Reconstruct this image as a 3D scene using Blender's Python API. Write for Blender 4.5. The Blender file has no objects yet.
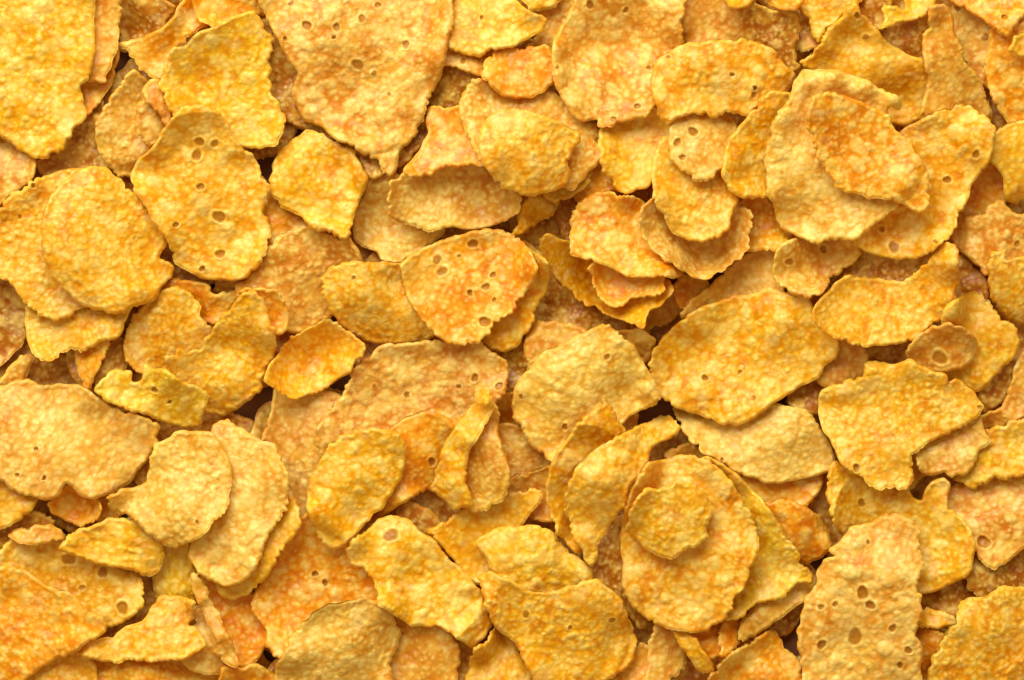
import bpy, math, random
import numpy as np
from mathutils import Vector
from mathutils.geometry import delaunay_2d_cdt

# ------------------------------------------------------------------ scale
# everything is laid out in "units" of 0.2 mm; a corn flake is 2 to 3.5 cm long
S = 0.0002
CAM = 6000.0            # camera height in units (1.2 m above the tray)
CX, CY = 512.0, 340.0
SEED = 7
rng = np.random.default_rng(SEED)
C = bpy.context.scene.collection

# colour families: differences between flakes (linear base colours)
FAM = {
 'Y': (0.94, 0.560, 0.001), 'G': (0.90, 0.540, 0.015), 'P': (0.88, 0.610, 0.150),
 'L': (0.92, 0.660, 0.022), 'O': (0.91, 0.440, 0.003), 'T': (0.78, 0.450, 0.085),
 'B': (0.50, 0.210, 0.008)}  # B: toasted brown, darkened further to paint shade into the gaps
THICK = 4.8
KEY = 19.5
FILL = 0.44
TABLE = """
1|7|Y|b|-5|large vivid yellow corn flake filling the top left corner|-40,-40 92,-40 96,0 94,20 96,50 92,70 90,78 80,88 84,100 87,118 76,127 70,138 62,150 50,156 40,160 30,155 15,147 0,136 -40,120
2|6|P|s|-3|narrow pale corn flake strip touching the right edge of the big top left flake|80,-30 120,-30 122,0 120,25 118,45 112,65 106,80 98,83 85,80 80,50
3|4|O|s|0|small orange corn flake shaded below the narrow pale strip near the top left corner|70,60 117,45 117,65 112,84 102,99 88,118 70,120
4|3|B|s|6|brownish hollow corn flake at the top edge right of the narrow pale strip|118,-20 150,-20 165,0 176,7 174,15 165,28 155,40 140,48 118,48
5|5|O|s|3|orange tan curled corn flake at the upper left of the lemon flake with brown centre|120,44 140,38 160,30 174,17 182,0 195,-20 215,-20 215,20 195,32 182,45 172,55 165,80 155,78 145,73 138,65 130,55
6|5.5|O|b|-3|small lumpy orange corn flake at the top edge above the lemon flake|190,-22 266,-22 266,14 245,17 230,24 213,27 201,22 194,5
7|7|L|b|5|lemon yellow corn flake with a brownish hollow at its centre near the top left|255,12 240,15 225,22 212,29 200,33 192,38 185,45 173,50 168,65 161,82 165,98 170,110 185,130 215,142 240,147 256,149 278,145 281,135 286,122 276,100 271,90 270,62 272,42 264,26
8|8|G|b|-9|big golden oval corn flake with small craters overlapping the lemon flake above it|200,105 215,110 228,122 233,138 243,147 254,158 261,172 268,188 266,205 264,215 271,232 268,245 258,268 247,277 232,281 217,280 200,278 190,272 177,265 170,255 169,243 155,224 146,207 136,192 130,178 134,165 150,150 160,138 168,125 180,111
9|5|T|g|3|pale tan corn flake half hidden at the upper left of the big golden oval flake|135,70 148,80 152,90 152,110 162,128 165,140 160,155 145,172 120,178 107,163 98,148 95,132 100,118 110,97 122,85 127,76
9b|5.5|T|b|-3|small orange tan corn flake lump on the pale tan flake left of the golden oval|140,102 150,98 160,112 168,128 162,142 150,149 142,138 135,122
9c|6|T|s|0|tiny tan sliver of corn flake tucked against the left edge of the lemon flake|150,80 160,80 165,95 173,112 171,122 165,124 158,112 148,103 142,92
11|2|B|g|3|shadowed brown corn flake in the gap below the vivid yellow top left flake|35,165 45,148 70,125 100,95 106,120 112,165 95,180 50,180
12|4|T|g|0|tan corn flake cut by the left edge just below the vivid yellow corner flake|-30,128 0,134 20,144 36,156 36,172 30,184 10,197 0,207 -30,207
13|6|G|g|-3|golden lobed corn flake at the left edge, under the round golden flake|-20,215 0,208 12,194 25,189 32,180 45,176 70,168 95,170 110,200 110,290 80,310 60,320 50,320 38,312 22,300 15,288 0,278 -25,270
14|7|G|g|-8|round golden corn flake near the left edge, overlapping the lobed flake|80,170 92,166 105,166 112,175 125,185 138,196 147,210 158,225 165,240 163,250 159,257 170,265 171,275 163,286 152,299 138,307 120,312 95,311 78,302 62,288 50,272 45,255 42,235 45,210 52,195 65,180
15|4|G|g|4|yellow corn flake peeping out below the round golden flake near the left edge|26,318 28,303 60,290 130,295 131,308 127,322 120,336 105,342 85,350 68,350 55,359 42,361 30,346 25,330
16|3|B|b|0|dark orange brown corn flake cut by the left edge below the lobed golden flake|-25,270 0,272 15,282 26,303 28,325 22,345 5,362 -25,378
16b|4|T|s|-2|small tan corn flake tip at the left edge above the large wrinkled pale flake|-20,392 0,380 6,371 16,360 28,354 34,358 29,368 26,380 15,390 0,396
17|3.5|O|s|0|small orange tan tongue of corn flake hanging below the yellow flake near the left edge|72,335 110,335 106,355 102,365 95,375 93,385 92,402 85,402 83,387 77,370 75,355
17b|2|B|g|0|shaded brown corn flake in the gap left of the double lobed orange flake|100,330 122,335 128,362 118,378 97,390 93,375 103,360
18|7|L|b|-3|small lemon yellow corn flake with notched upper edge lying across the big wrinkled pale flake|94,390 100,382 108,372 118,370 130,372 133,381 141,381 145,365 155,368 167,369 171,375 185,380 200,390 209,397 207,406 202,415 197,427 182,428 165,422 145,415 125,408 108,402
19|5|G|g|-4|golden corn flake with rounded top just left of the two lobed yellow orange flake|160,290 175,287 190,293 200,305 200,317 212,328 215,350 195,375 155,378 140,373 127,362 124,347 127,332 133,318 142,306 150,297
19b|3|O|s|0|dark orange crinkled corn flake in the gap below the big golden oval flake|160,285 178,279 205,283 215,294 234,290 238,300 228,318 212,325 198,320 185,305 165,300
21|6|Y|g|4|yellow orange corn flake with a two lobed outline below the big golden oval flake|240,297 252,290 262,297 268,310 270,322 277,330 276,345 272,358 266,372 262,385 252,398 240,407 222,415 205,413 190,400 180,385 171,370 168,358 180,350 200,350 205,338 215,328 222,316 232,308
22|5|O|s|3|small orange rounded corn flake tucked behind the two lobed yellow orange flake|238,292 256,288 272,289 283,296 288,310 287,328 281,336 268,334 258,315
23|6.5|Y|g|17|small yellow cupped corn flake with bright curled lower rim, right of two lobed flake|283,345 296,335 315,325 331,319 345,330 358,338 366,346 364,355 356,360 351,372 340,378 328,387 313,394 293,399 280,392 266,380 270,365 278,355
24|4|T|g|-8|dull tan corn flake with rough surface below the vivid orange yellow flake|235,285 245,280 256,268 270,245 286,232 306,227 326,232 338,240 350,238 358,248 362,262 360,280 345,305 328,318 311,330 290,333 270,320 240,305
25|5|G|g|-10|golden corn flake to the left of the round cratered orange flake|323,275 333,266 351,262 368,262 385,262 405,265 430,300 440,330 428,341 406,345 385,345 365,341 343,327 331,312 322,292
26|7|O|b|5|round orange corn flake with a cluster of open craters near the centre of the photo|401,265 412,255 426,247 451,237 476,231 496,229 511,234 523,243 532,255 538,268 533,282 524,296 510,312 495,325 480,340 470,345 455,344 441,339 431,332 420,318 410,302 404,285
27|5|Y|s|-3|yellow orange edge of a corn flake showing right of the round cratered orange flake|515,245 545,260 550,275 545,292 538,305 530,328 515,348 500,352 480,342 490,310
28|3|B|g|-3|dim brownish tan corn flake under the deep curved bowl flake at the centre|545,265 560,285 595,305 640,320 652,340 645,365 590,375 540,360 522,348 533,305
29|4.5|Y|s|22|yellow boat shaped corn flake with a bright curved rim at the centre of the photo|539,240 549,234 560,240 585,245 625,262 662,278 673,290 663,303 648,312 644,327 629,323 604,313 577,298 557,278 544,258
30|5.5|O|s|12|small orange folded corn flake lying in the boat shaped flake|589,267 600,258 660,268 664,280 664,290 647,298 630,298 622,307 607,305 598,295 592,280
31|6|O|b|-5|orange corn flake covering the upper half of the boat shaped flake|572,215 579,202 590,195 604,192 624,195 640,200 660,215 672,245 684,272 672,278 647,277 627,277 612,268 594,262 572,255 570,235
32|6.5|T|g|15|tan cupped corn flake with a pale left rim beneath the small round yellow flake|638,217 645,205 660,195 720,190 750,215 748,248 728,267 704,280 688,275 670,264 654,253 643,238
33|7|G|g|-4|small rounded golden corn flake resting inside the tan cupped flake|668,135 655,150 652,170 652,190 655,202 662,216 672,232 690,241 712,240 728,229 733,212 738,200 738,170 710,140
34|7.5|P|b|-3|small pale corn flake with a few pits beneath the long horizontal flake|668,140 670,125 680,112 705,106 728,108 738,125 734,160 720,172 708,180 697,182 684,173 672,160
36|8|G|b|-8|golden broad oblong corn flake lying level right of the big tan disc flake|651,76 657,61 672,50 687,43 702,43 724,40 744,40 764,44 776,52 786,65 795,74 792,88 778,98 762,106 747,113 724,115 692,115 677,118 668,123 658,116 654,98 651,86
37|8.2|Y|g|-4|narrow upright golden corn flake wedged between the oblong flake and the large folded flake|770,92 785,92 800,100 795,130 790,160 785,190 762,199 744,198 730,192 722,180 723,165 724,150 732,135 747,117 758,103
38|9|P|b|-4|large pale folded corn flake with curled top rim beneath the bright orange flake|788,100 793,85 800,73 813,69 838,71 860,78 878,88 898,98 902,105 899,110 890,110 888,118 900,135 915,160 905,195 888,213 868,230 855,239 835,240 818,242 800,238 786,230 775,214 768,190 765,160 768,140 775,117
39|9.5|O|b|3|bright orange corn flake lying on the large pale folded flake in the upper right|812,97 830,93 850,98 868,105 888,115 897,130 910,145 922,160 928,178 930,195 926,208 920,213 912,211 903,203 885,200 865,196 845,192 830,178 815,150 806,120
40|7.3|G|b|8|ochre yellow corn flake behind the right side of the bright orange flake|900,132 915,123 930,115 948,107 963,104 978,112 993,127 992,150 983,170 970,188 965,205 953,228 943,242 930,251 917,258 898,259 875,255 857,246 840,225 870,170
42|7|T|b|8|small brownish tan corn flake with two dark pits directly below the large pale folded flake|772,267 773,256 788,240 820,232 860,236 858,257 843,272 831,276 828,286 818,295 805,299 788,292 776,281
43|5.5|P|s|10|thin pale edge of a corn flake sweeping above the large deep yellow oval flake|680,318 684,308 695,297 708,287 720,277 732,263 752,250 768,245 785,246 785,275 780,300 750,310 727,310 705,315 690,325
43b|4|O|s|0|tiny orange corn flake chip left of the thin pale swept edge|673,286 681,274 700,276 710,284 696,299 685,312 675,302
44|6|G|g|14|golden corn flake with a hollow upper side below the ochre yellow flake on the right|810,318 815,305 826,292 838,281 850,276 870,278 898,281 914,276 926,264 934,252 943,243 952,246 957,257 956,280 954,303 945,315 935,325 918,337 900,344 880,345 862,347 850,343 832,338 818,328
45|5.8|Y|b|7|large deep yellow oval corn flake with dark flecks, right of the photo centre|662,338 674,327 687,315 707,305 732,297 752,294 770,289 793,294 810,300 815,315 828,330 838,342 836,357 824,367 817,378 793,391 768,407 744,424 729,425 712,420 692,412 674,407 659,395 651,380 649,368 653,352
46|7.1|T|s|-4|tall triangular tan corn flake standing point up near the top right corner|928,8 943,4 950,12 955,32 963,57 975,72 985,87 990,105 993,120 980,116 968,112 950,112 933,116 920,116 923,100 928,82 923,62 922,37 928,27
47|7|G|s|-5|ochre pointed corn flake above the large pale folded flake in the upper right|855,4 861,13 870,24 880,34 893,47 908,55 924,60 935,82 930,110 915,122 905,127 880,118 850,95 820,82 805,68 799,62 808,58 818,45 828,30 840,18 848,8
48|7.05|L|s|4|small bright lemon corn flake at the top edge beside the tall triangular tan flake|876,31 885,20 881,8 888,5 903,10 908,-20 945,-20 935,0 929,11 915,20 895,24
49|3|B|g|0|dim brown corn flake in the gap left of the tall triangular tan flake|882,30 905,15 930,8 938,30 930,60 908,62 890,50
50|5|G|s|-3|tan yellow corn flake pointing down from the top edge left of the ochre pointed flake|786,-20 798,5 806,18 815,38 820,42 828,30 848,12 862,0 862,-20
51|3|B|s|0|brown orange corn flake at the top edge behind the ochre pointed flake|848,-20 890,-20 890,12 882,30 868,24 855,10
52|5|B|g|0|toasted brown corn flake just above the right end of the golden oblong flake|746,0 768,10 785,11 800,16 800,28 795,45 797,58 799,68 790,75 765,60 744,50 740,20
53|4|T|s|3|dull tan corn flake at the top edge just right of the big tan disc flake|672,-22 760,-22 756,0 752,15 748,35 735,52 707,52 684,54 670,25
53b|5|Y|s|-2|tiny bright yellow corn flake tip at the top edge above the oblong flake|720,-20 766,-20 753,0 745,8 735,10 726,2
54|7|T|b|10|big tan disc shaped corn flake cut by the top edge with scalloped lower rim|585,-30 575,0 568,14 559,30 552,47 552,72 556,88 563,102 572,114 580,122 590,122 597,121 600,126 612,126 624,124 634,119 645,117 655,107 668,90 680,60 683,40 682,20 683,-30
55|5|Y|s|-3|tiny yellow corn flake end at the top edge above the small bright yellow flake|512,-25 518,-4 530,8 540,11 552,9 561,0 564,-25
56|6|Y|b|-4|bright yellow corn flake touching the top edge, right of the huge tan flake|455,-5 480,-10 505,-10 518,2 532,12 546,20 542,32 530,38 515,46 500,50 488,53 473,56 456,53 448,47 446,30 448,10
56b|3|T|g|0|shaded tan corn flake between the bright yellow flake and the big tan disc flake|535,-5 560,-5 580,0 570,45 560,60 540,58 525,48 538,35
57|5.5|O|s|-4|small smooth orange corn flake under the lower right of the bright yellow flake|488,55 500,50 513,48 527,48 540,45 549,47 556,60 555,80 542,93 525,99 510,98 496,92 485,82 483,70
58|5|T|s|0|small tan corn flake sliver right below the bright yellow flake near the top|438,45 495,45 490,65 484,78 468,73 455,66 440,66
59|3.5|B|g|0|brown shaded corn flake right of the tip side of the huge tan flake|420,90 436,62 460,66 480,76 478,100 462,114 445,109 428,110
60|5|T|g|-6|rough tan corn flake lying behind the golden round flake with pale top, upper centre|462,95 475,78 485,80 500,85 520,90 545,88 560,95 578,115 598,125 604,140 603,155 592,170 580,182 570,190 520,185 480,160 465,130 459,110
61|6|G|g|-9|golden rounded corn flake with granular surface in the upper centre below the smooth orange one|490,115 512,108 537,114 560,122 578,132 580,140 573,150 568,165 570,178 560,188 545,193 525,195 505,188 490,175 482,160 478,140 483,125
62|4.5|L|s|0|small greenish yellow bit of corn flake at the lower right of the granular golden flake|545,190 565,165 592,165 590,180 581,190 570,199 556,202 545,198
63|4.5|O|s|9|orange tan corn flake with curved lower edge, just above the spoon shaped flake|431,104 446,108 465,108 475,130 484,148 490,165 470,166 445,168 425,176 410,178 404,171 418,152 428,132 426,118
64|4|T|g|16|wide tan corn flake cupped like a spoon with a pale lower rim, upper centre|387,202 392,186 402,172 418,165 438,158 460,154 485,155 498,172 510,185 521,197 519,210 508,220 492,226 472,230 450,227 428,231 408,225 392,216 387,208
65|3|P|g|-3|pale yellow corn flake with a crinkled edge beneath the spoon shaped flake|371,172 380,168 395,170 410,195 430,215 445,225 443,235 435,243 420,253 407,261 395,263 382,261 376,252 360,245 353,235 352,222 357,206 363,193
66|5|Y|b|-12|vivid orange yellow corn flake below the huge tan flake, dark on its right side|273,163 280,150 290,141 302,133 312,130 323,135 335,142 350,150 364,168 368,180 362,196 355,212 352,230 345,238 330,234 316,230 301,217 283,207 270,192 270,176
10|8|T|b|-6|huge tan pitted corn flake cut by the top edge, narrowing to a point|255,-30 260,5 268,20 276,37 288,60 298,73 292,88 296,105 304,120 323,128 338,141 355,148 366,155 378,162 383,174 393,174 398,165 401,150 416,135 423,120 428,100 441,77 447,50 452,25 454,0 454,-30
67|3|B|g|0|brownish corn flake in the gap between the lemon flake and the huge tan flake|262,40 278,36 300,55 312,80 325,110 340,138 322,138 300,128 280,118 262,92
68|3|B|g|0|small brown shard of corn flake just left of the huge tan flake's tip|340,142 366,148 382,156 386,174 372,178 358,168
68b|3|B|g|0|small brown shard of corn flake just right of the huge tan flake's tip|394,150 412,130 430,112 434,120 424,142 412,160 398,166
69|3.2|O|s|0|orange tan corn flake between the big golden oval and the vivid orange yellow flake|255,172 275,190 300,210 316,230 292,236 272,248 258,250 250,210
20|6|P|w|-7|very large wrinkled pale corn flake at the left edge|-30,390 0,386 15,381 30,380 44,386 57,384 80,385 95,394 112,406 132,412 148,420 160,423 158,440 150,458 136,470 132,482 117,490 97,499 85,497 67,483 61,493 48,500 33,497 15,490 0,480 -30,470
71|5|G|s|0|golden corn flake at the left edge just below the very large wrinkled pale flake|-25,465 20,478 40,492 34,508 24,518 10,525 0,529 -25,530
72|4|O|s|14|small deep orange cupped corn flake below the very large wrinkled pale flake|48,505 56,490 75,482 95,492 103,508 98,520 80,526 65,521 54,513
73|3|O|s|0|tiny orange corn flake right of the small deep orange cupped one|92,494 110,485 124,500 118,520 102,526 94,514
74|3|B|s|0|dull brown orange corn flake at the left edge above the perforated flake|-20,525 15,515 35,510 54,520 50,538 20,548 -20,545
75|5.2|T|s|-2|small tan ridge of corn flake lying along the top of the perforated flake|8,536 14,530 30,528 50,524 60,531 64,540 45,544 25,544
76|5|G|b|4|golden corn flake perforated by large round holes near the lower left|-5,560 2,545 20,538 45,540 65,540 80,552 105,560 127,570 141,580 146,595 138,611 127,620 112,628 90,628 40,600 5,578
77|7|O|w|-5|large smooth orange corn flake in the bottom left corner|-30,570 0,566 15,567 32,575 47,585 65,590 78,597 86,610 104,617 107,628 97,638 77,650 60,658 40,668 20,685 -30,700
78|4|G|s|0|ochre corn flake at the bottom edge below the large orange corner flake|15,690 35,660 60,645 82,648 97,665 94,700 15,705
79|3.8|O|g|-3|orange corn flake at the bottom edge beneath the vivid crumpled yellow flake|90,700 93,665 108,655 125,655 145,652 165,655 188,655 215,668 238,680 238,702
80|6.8|Y|w|-4|vivid yellow crumpled corn flake with a ragged outline near the bottom left|82,655 85,643 110,637 125,627 142,622 152,605 162,596 185,597 196,602 192,620 200,632 207,645 197,652 185,659 160,661 140,660 120,662 100,660
81|6|L|w|-4|lemon corn flake with a pointed left end, under the round pale orange flake lower left|59,549 67,537 87,527 107,520 125,518 145,520 162,535 162,565 150,577 132,570 110,566 92,562 77,555
82|5.5|L|w|0|small yellow corn flake directly below the round pale orange flake lower left|158,540 185,538 195,560 196,575 196,600 175,600 155,596 152,577 158,560
83|7.5|P|g|-7|round pale orange corn flake with smooth upper half, right of the big wrinkled flake|157,442 170,438 174,432 190,431 210,432 222,445 230,463 232,485 226,508 217,521 205,533 190,543 172,546 152,538 140,524 125,515 108,508 106,498 122,490 145,482 149,465 152,452
84|7|P|b|-5|tall pale orange corn flake tucked behind the right edge of the round pale orange flake|212,427 225,419 237,427 256,438 273,445 283,460 289,477 289,497 286,510 278,522 268,535 264,550 258,563 251,576 240,583 223,586 207,578 196,568 188,556 195,535 205,505 210,480 208,450
85|6|Y|s|0|thin yellow corn flake rim following the lower right of the tall pale orange flake|285,490 298,508 303,522 292,537 279,556 268,575 257,588 245,595 232,600 222,597 215,580 245,560 270,520
86|6.2|T|s|-2|narrow tan corn flake standing on edge right of the vivid crumpled yellow flake|192,575 200,574 206,588 212,602 222,622 232,642 238,662 236,668 229,666 217,655 212,630 200,607 192,590
86b|4|O|s|5|deep orange shaded corn flake right of the narrow tan flake standing on edge|200,570 222,582 245,592 262,596 268,640 256,662 238,667 222,645 208,605
87|4|P|s|0|pale buff corn flake bit under the narrow tan flake near the bottom left|180,655 192,630 200,605 213,630 224,660 227,674 205,674 188,668
88|4|O|s|0|small orange corn flake at the bottom edge just left of the pale dusted oval flake|222,668 240,667 258,664 275,675 275,702 218,702
89|4|T|w|-4|long dull tan corn flake reaching down left of the vivid yellow oval flake|276,385 300,390 325,388 345,400 345,430 335,460 325,485 318,510 320,540 300,550 285,520 285,480 270,445 262,440 270,415
90|5|T|b|-5|broad tan corn flake with dark pits left of the photo centre|316,440 318,428 327,412 343,395 350,375 358,365 370,355 382,345 406,343 431,341 455,340 481,342 492,352 505,361 510,372 504,392 496,405 480,430 430,450 380,460 330,460 320,453
91|5.5|O|s|-4|tan orange corn flake between the vivid yellow oval and the upright ridge flake|375,440 393,426 406,417 420,412 437,411 452,415 462,425 455,445 448,460 443,480 436,492 418,492 408,500 396,508 380,516 370,490
92|7|Y|b|-8|vivid yellow oval corn flake left of centre in the lower half|306,495 309,482 318,464 330,446 343,435 362,430 383,429 398,434 406,447 405,460 402,475 394,490 384,505 372,517 360,530 346,545 334,551 322,543 314,528 307,512
93|6.3|Y|b|-4|narrow bright orange yellow ridge of corn flake standing nearly upright in the centre|478,391 486,390 493,397 493,408 488,420 480,435 470,450 466,470 468,490 472,505 455,510 445,500 436,495 430,491 436,478 438,460 447,440 457,422 468,410
93b|6|T|g|-2|rough tan side of a corn flake just right of the upright bright ridge|484,402 493,404 501,415 497,430 503,450 511,475 503,500 478,512 460,505 458,480 466,445 478,425
94|7|P|b|-12|pale golden corn flake with a serrated left edge just below the boat shaped flake|513,392 520,380 528,370 544,352 558,346 569,340 585,332 603,324 614,328 627,341 637,350 645,365 655,383 660,400 648,408 630,416 610,440 580,472 555,467 539,452 527,441 519,425 512,407
95|4|T|s|0|small tan corn flake above the serrated pale golden flake|524,345 533,322 578,325 590,338 560,360 530,372 526,360
96|4.5|T|g|-3|rough tan orange corn flake below the serrated pale golden flake|496,425 520,425 540,440 560,455 565,475 545,490 520,484 500,480 486,465
97|4.8|T|s|10|tan curled corn flake edge left of the yellow leaf shaped flake|498,482 515,476 535,469 553,466 562,480 560,505 552,522 530,520 512,505
98|7.5|Y|s|-5|yellow leaf shaped corn flake, the rear one of two curved leaves at lower centre|604,400 611,409 618,420 628,434 612,455 595,480 590,510 590,540 577,554 568,545 560,535 552,520 548,505 546,485 549,470 555,456 565,440 575,428 588,415
99|8|G|b|-13|golden front one of two curved leaf shaped corn flakes, with a wavy upper end|674,419 680,428 677,437 665,441 653,447 648,463 638,477 630,488 625,503 617,516 607,530 600,541 598,556 590,565 584,560 582,550 575,540 568,520 565,500 568,482 579,465 594,450 612,440 629,431 638,426 652,422 663,416
100|6.5|O|s|0|tiny pointed orange corn flake spike above the two curved leaves|634,405 638,415 635,432 622,440 614,420
102|5|P|b|-8|pale yellow corn flake lying directly below the large deep yellow oval flake|673,409 685,402 712,405 745,405 768,400 785,406 805,410 815,420 823,432 830,446 836,462 830,471 810,477 788,482 767,483 752,479 737,472 719,462 702,452 688,440 681,425
103|3|T|s|0|tiny tan corn flake bit above the large flake with a raised blister|664,456 672,447 690,442 706,454 700,468 672,468
104|8|G|b|-6|large golden corn flake carrying a raised blister, lower right of the centre|649,462 667,459 687,455 705,459 718,468 730,480 742,500 750,515 758,535 757,552 750,570 742,588 734,598 732,607 722,620 705,631 687,632 662,627 644,617 630,603 622,587 623,568 621,545 622,520 627,500 632,485 640,472
105|7|L|g|-4|pale greenish yellow corn flake with a sharp right corner behind the large golden flake|700,458 715,460 728,467 742,480 755,492 768,508 778,524 789,541 800,558 812,576 804,583 784,594 766,602 748,607 741,617 727,621 710,610 700,560 690,500
107|6|O|s|-9|smooth orange tan oval corn flake wedged right of the pale greenish yellow flake|764,503 778,499 794,502 808,508 820,518 829,531 831,546 824,557 811,563 798,560 786,545 770,525
108|4.5|O|s|0|dark orange corn flake strip shaded under the pale yellow flake below the deep yellow oval|735,470 768,472 795,474 822,470 820,492 806,505 790,508 765,505 748,492
110|8|G|g|-6|large yellow triangular corn flake with a notched top edge on the right|819,400 823,390 843,382 863,377 863,365 873,361 895,364 908,359 918,365 945,375 948,385 955,377 968,387 983,405 983,412 963,425 943,436 928,442 912,455 913,470 905,490 893,490 878,487 855,475 843,465 835,452 825,432 819,415
112|6.2|T|b|-3|tan orange corn flake sticking out under the right point of the large triangular flake|915,435 945,420 965,412 979,415 984,430 990,442 979,450 974,464 963,476 943,473 928,476 915,462
113|4|G|s|0|small yellow corn flake bit at the lower right of the large triangular flake|900,455 926,445 932,465 922,480 912,488 900,484
114|6|G|b|-4|yellow corn flake with an open notch beneath the large triangular flake|832,462 850,465 880,475 905,482 914,497 922,500 930,482 943,477 949,485 947,505 960,515 970,530 974,550 970,570 955,582 938,590 915,594 895,570 870,545 843,536 835,525 830,508 825,495 828,480
115|3|B|s|0|brown orange corn flake in the shadow right of the large pitted oval|905,588 945,578 968,568 990,575 1005,590 975,605 960,616 940,620 905,614
116|4|Y|s|-2|tiny yellow spindle shaped corn flake between the pitted oval and the bottom right flake|908,614 930,609 953,616 957,625 930,628 908,624
117|3.5|O|s|0|small orange corn flake at the bottom edge right of the large pitted oval|905,625 930,626 944,636 945,660 935,700 905,700
118|8.5|P|b|-8|large pale golden oval corn flake with many open pits at the bottom edge|888,515 903,514 910,520 918,532 920,552 922,570 915,587 920,597 920,615 915,632 922,650 921,670 918,705 808,705 802,662 798,645 798,630 803,610 807,595 817,585 818,572 823,560 835,556 830,550 840,540 850,529 870,522
119|6.5|G|g|-10|large golden corn flake filling the bottom right corner region|926,702 930,668 935,653 944,636 954,620 961,604 970,597 985,596 1000,587 1015,586 1040,590 1060,620 1045,670 1010,705
120|7|Y|s|-2|small yellow orange corn flake tip in the very bottom right corner|997,705 1002,680 1010,665 1022,652 1050,640 1055,705
121|5.6|T|b|-3|tan yellow corn flake with a ring shaped crater at the right edge|945,495 962,480 980,475 1005,470 1040,472 1055,530 1030,545 1018,553 1003,563 993,569 983,564 974,552 965,535 950,520
122|3|B|g|0|rough brown corn flake at the right edge under the flake with a ring shaped crater|960,575 968,550 995,555 1030,540 1055,555 1050,595 1000,600 980,600
123|6|Y|g|-4|yellow orange corn flake at the right edge beside the tan orange pointed piece|952,478 966,468 972,450 980,435 988,428 1005,424 1040,416 1055,470 1023,476 998,478 985,483 972,487
124|5|T|s|-3|tan corn flake at the right edge above the yellow orange flake|975,420 1000,406 1007,396 1010,380 1016,362 1030,342 1060,345 1055,400 1030,415 1010,425 997,430 983,430
125|6.5|G|s|-5|smooth yellow corn flake curving around the small flake with one big crater on the right|940,312 953,299 968,293 980,294 993,306 1001,320 1014,325 1020,340 1017,353 1006,366 994,378 980,391 968,390 950,380 945,350 940,330
126|6.8|T|s|-3|small round tan corn flake with one big crater above the large triangular flake|912,342 925,329 945,324 965,329 976,340 978,350 972,360 962,368 948,373 930,372 912,365 905,352
127|4|B|b|0|tan brown corn flake chip between the smooth curving flake and the right edge|970,392 985,375 1004,358 1012,370 1010,390 1002,404 986,414
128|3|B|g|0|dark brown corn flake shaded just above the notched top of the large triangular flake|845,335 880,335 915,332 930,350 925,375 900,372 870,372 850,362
128b|3.2|T|s|0|shaded tan corn flake touching the right end of the large deep yellow oval flake|828,340 858,338 868,355 868,380 848,392 825,388 812,375
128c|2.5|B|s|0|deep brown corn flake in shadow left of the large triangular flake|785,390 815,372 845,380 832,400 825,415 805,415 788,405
129|5.5|T|g|0|greyish tan star shaped corn flake at the right edge|950,236 957,222 965,216 985,215 988,205 998,199 1008,207 1015,214 1045,215 1055,260 1030,268 1010,270 995,275 984,276 974,263 958,250
130|6|G|g|-4|golden orange corn flake at the right edge below the star shaped flake|989,255 998,249 1004,252 1006,260 1020,257 1050,255 1055,320 1020,325 1005,318 997,308 990,295 987,275
131|2|B|s|0|dark orange corn flake in the gap below the star shaped flake on the right|948,248 965,255 978,268 990,290 985,305 955,305 945,280
132|4|O|s|0|orange tan corn flake between the ochre yellow flake and the bright pale yellow one|955,218 962,200 972,180 985,155 1005,160 1012,180 1008,200 995,212 985,222
133|6.5|L|s|-3|bright pale yellow corn flake at the right edge in the upper part|970,137 980,130 995,131 1008,124 1030,120 1055,150 1050,200 1025,200 1012,203 1004,195 1003,178 996,168 987,159 976,148
134|5.5|O|b|-3|orange corn flake along the right edge above the bright pale yellow flake|990,30 1010,22 1050,30 1060,120 1040,140 1018,136 1008,122 998,110 988,86 985,70 988,50
135|4|T|b|0|dull tan corn flake sliver right of the tall triangular flake|940,0 960,4 980,15 1000,30 1002,55 994,88 980,86 965,65 950,35
136|6|O|b|-3|orange tan corn flake cut by the top edge in the top right corner|943,-22 1045,-22 1028,10 1019,20 1012,28 1008,38 997,35 985,22 965,10 950,0
137|6.2|Y|s|-2|tiny bright yellow corn flake tip at the right edge near the top right corner|1009,50 1014,37 1030,32 1055,40 1045,62 1020,56
138|5|O|s|-2|small orange corn flake at the top edge above the toasted brown flake|762,-22 795,-22 801,5 796,12 775,8 766,0
139|3|B|s|0|dark brown corn flake chip left of the ochre pointed flake's left point|790,22 808,18 818,30 824,44 808,52 794,50
140|5.5|L|s|4|greenish ochre corn flake below the big tan disc flake's scalloped rim|598,140 605,120 625,108 655,105 670,120 670,145 660,155 654,175 648,187 635,192 622,192 611,185 605,172 600,158
141|4|O|s|0|orange brown corn flake bit left of the greenish ochre flake|575,192 585,172 598,155 612,160 620,187 606,196 592,203 578,206
142|3|L|s|-2|small pale yellow corn flake in the dark gap above the boat shaped flake|508,238 518,226 518,214 525,200 540,188 562,194 556,212 542,221 530,227 518,236
143|2.8|O|s|0|tiny orange corn flake bit at the right end of the spoon shaped flake|500,190 530,192 523,208 513,219 503,212
144|2.5|B|s|0|brown corn flake in the gap between the small pale yellow flake and the orange one|552,205 562,192 580,190 590,205 582,225 575,245 562,235 556,218
146|2.5|T|s|0|small greyish tan corn flake in the dark gap right of the boat shaped flake|635,315 650,292 680,292 684,310 670,322 655,328 644,330
147|3|T|s|0|small tan corn flake in the gap left of the large deep yellow oval flake|615,335 640,328 655,340 653,354 646,368 632,360
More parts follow.
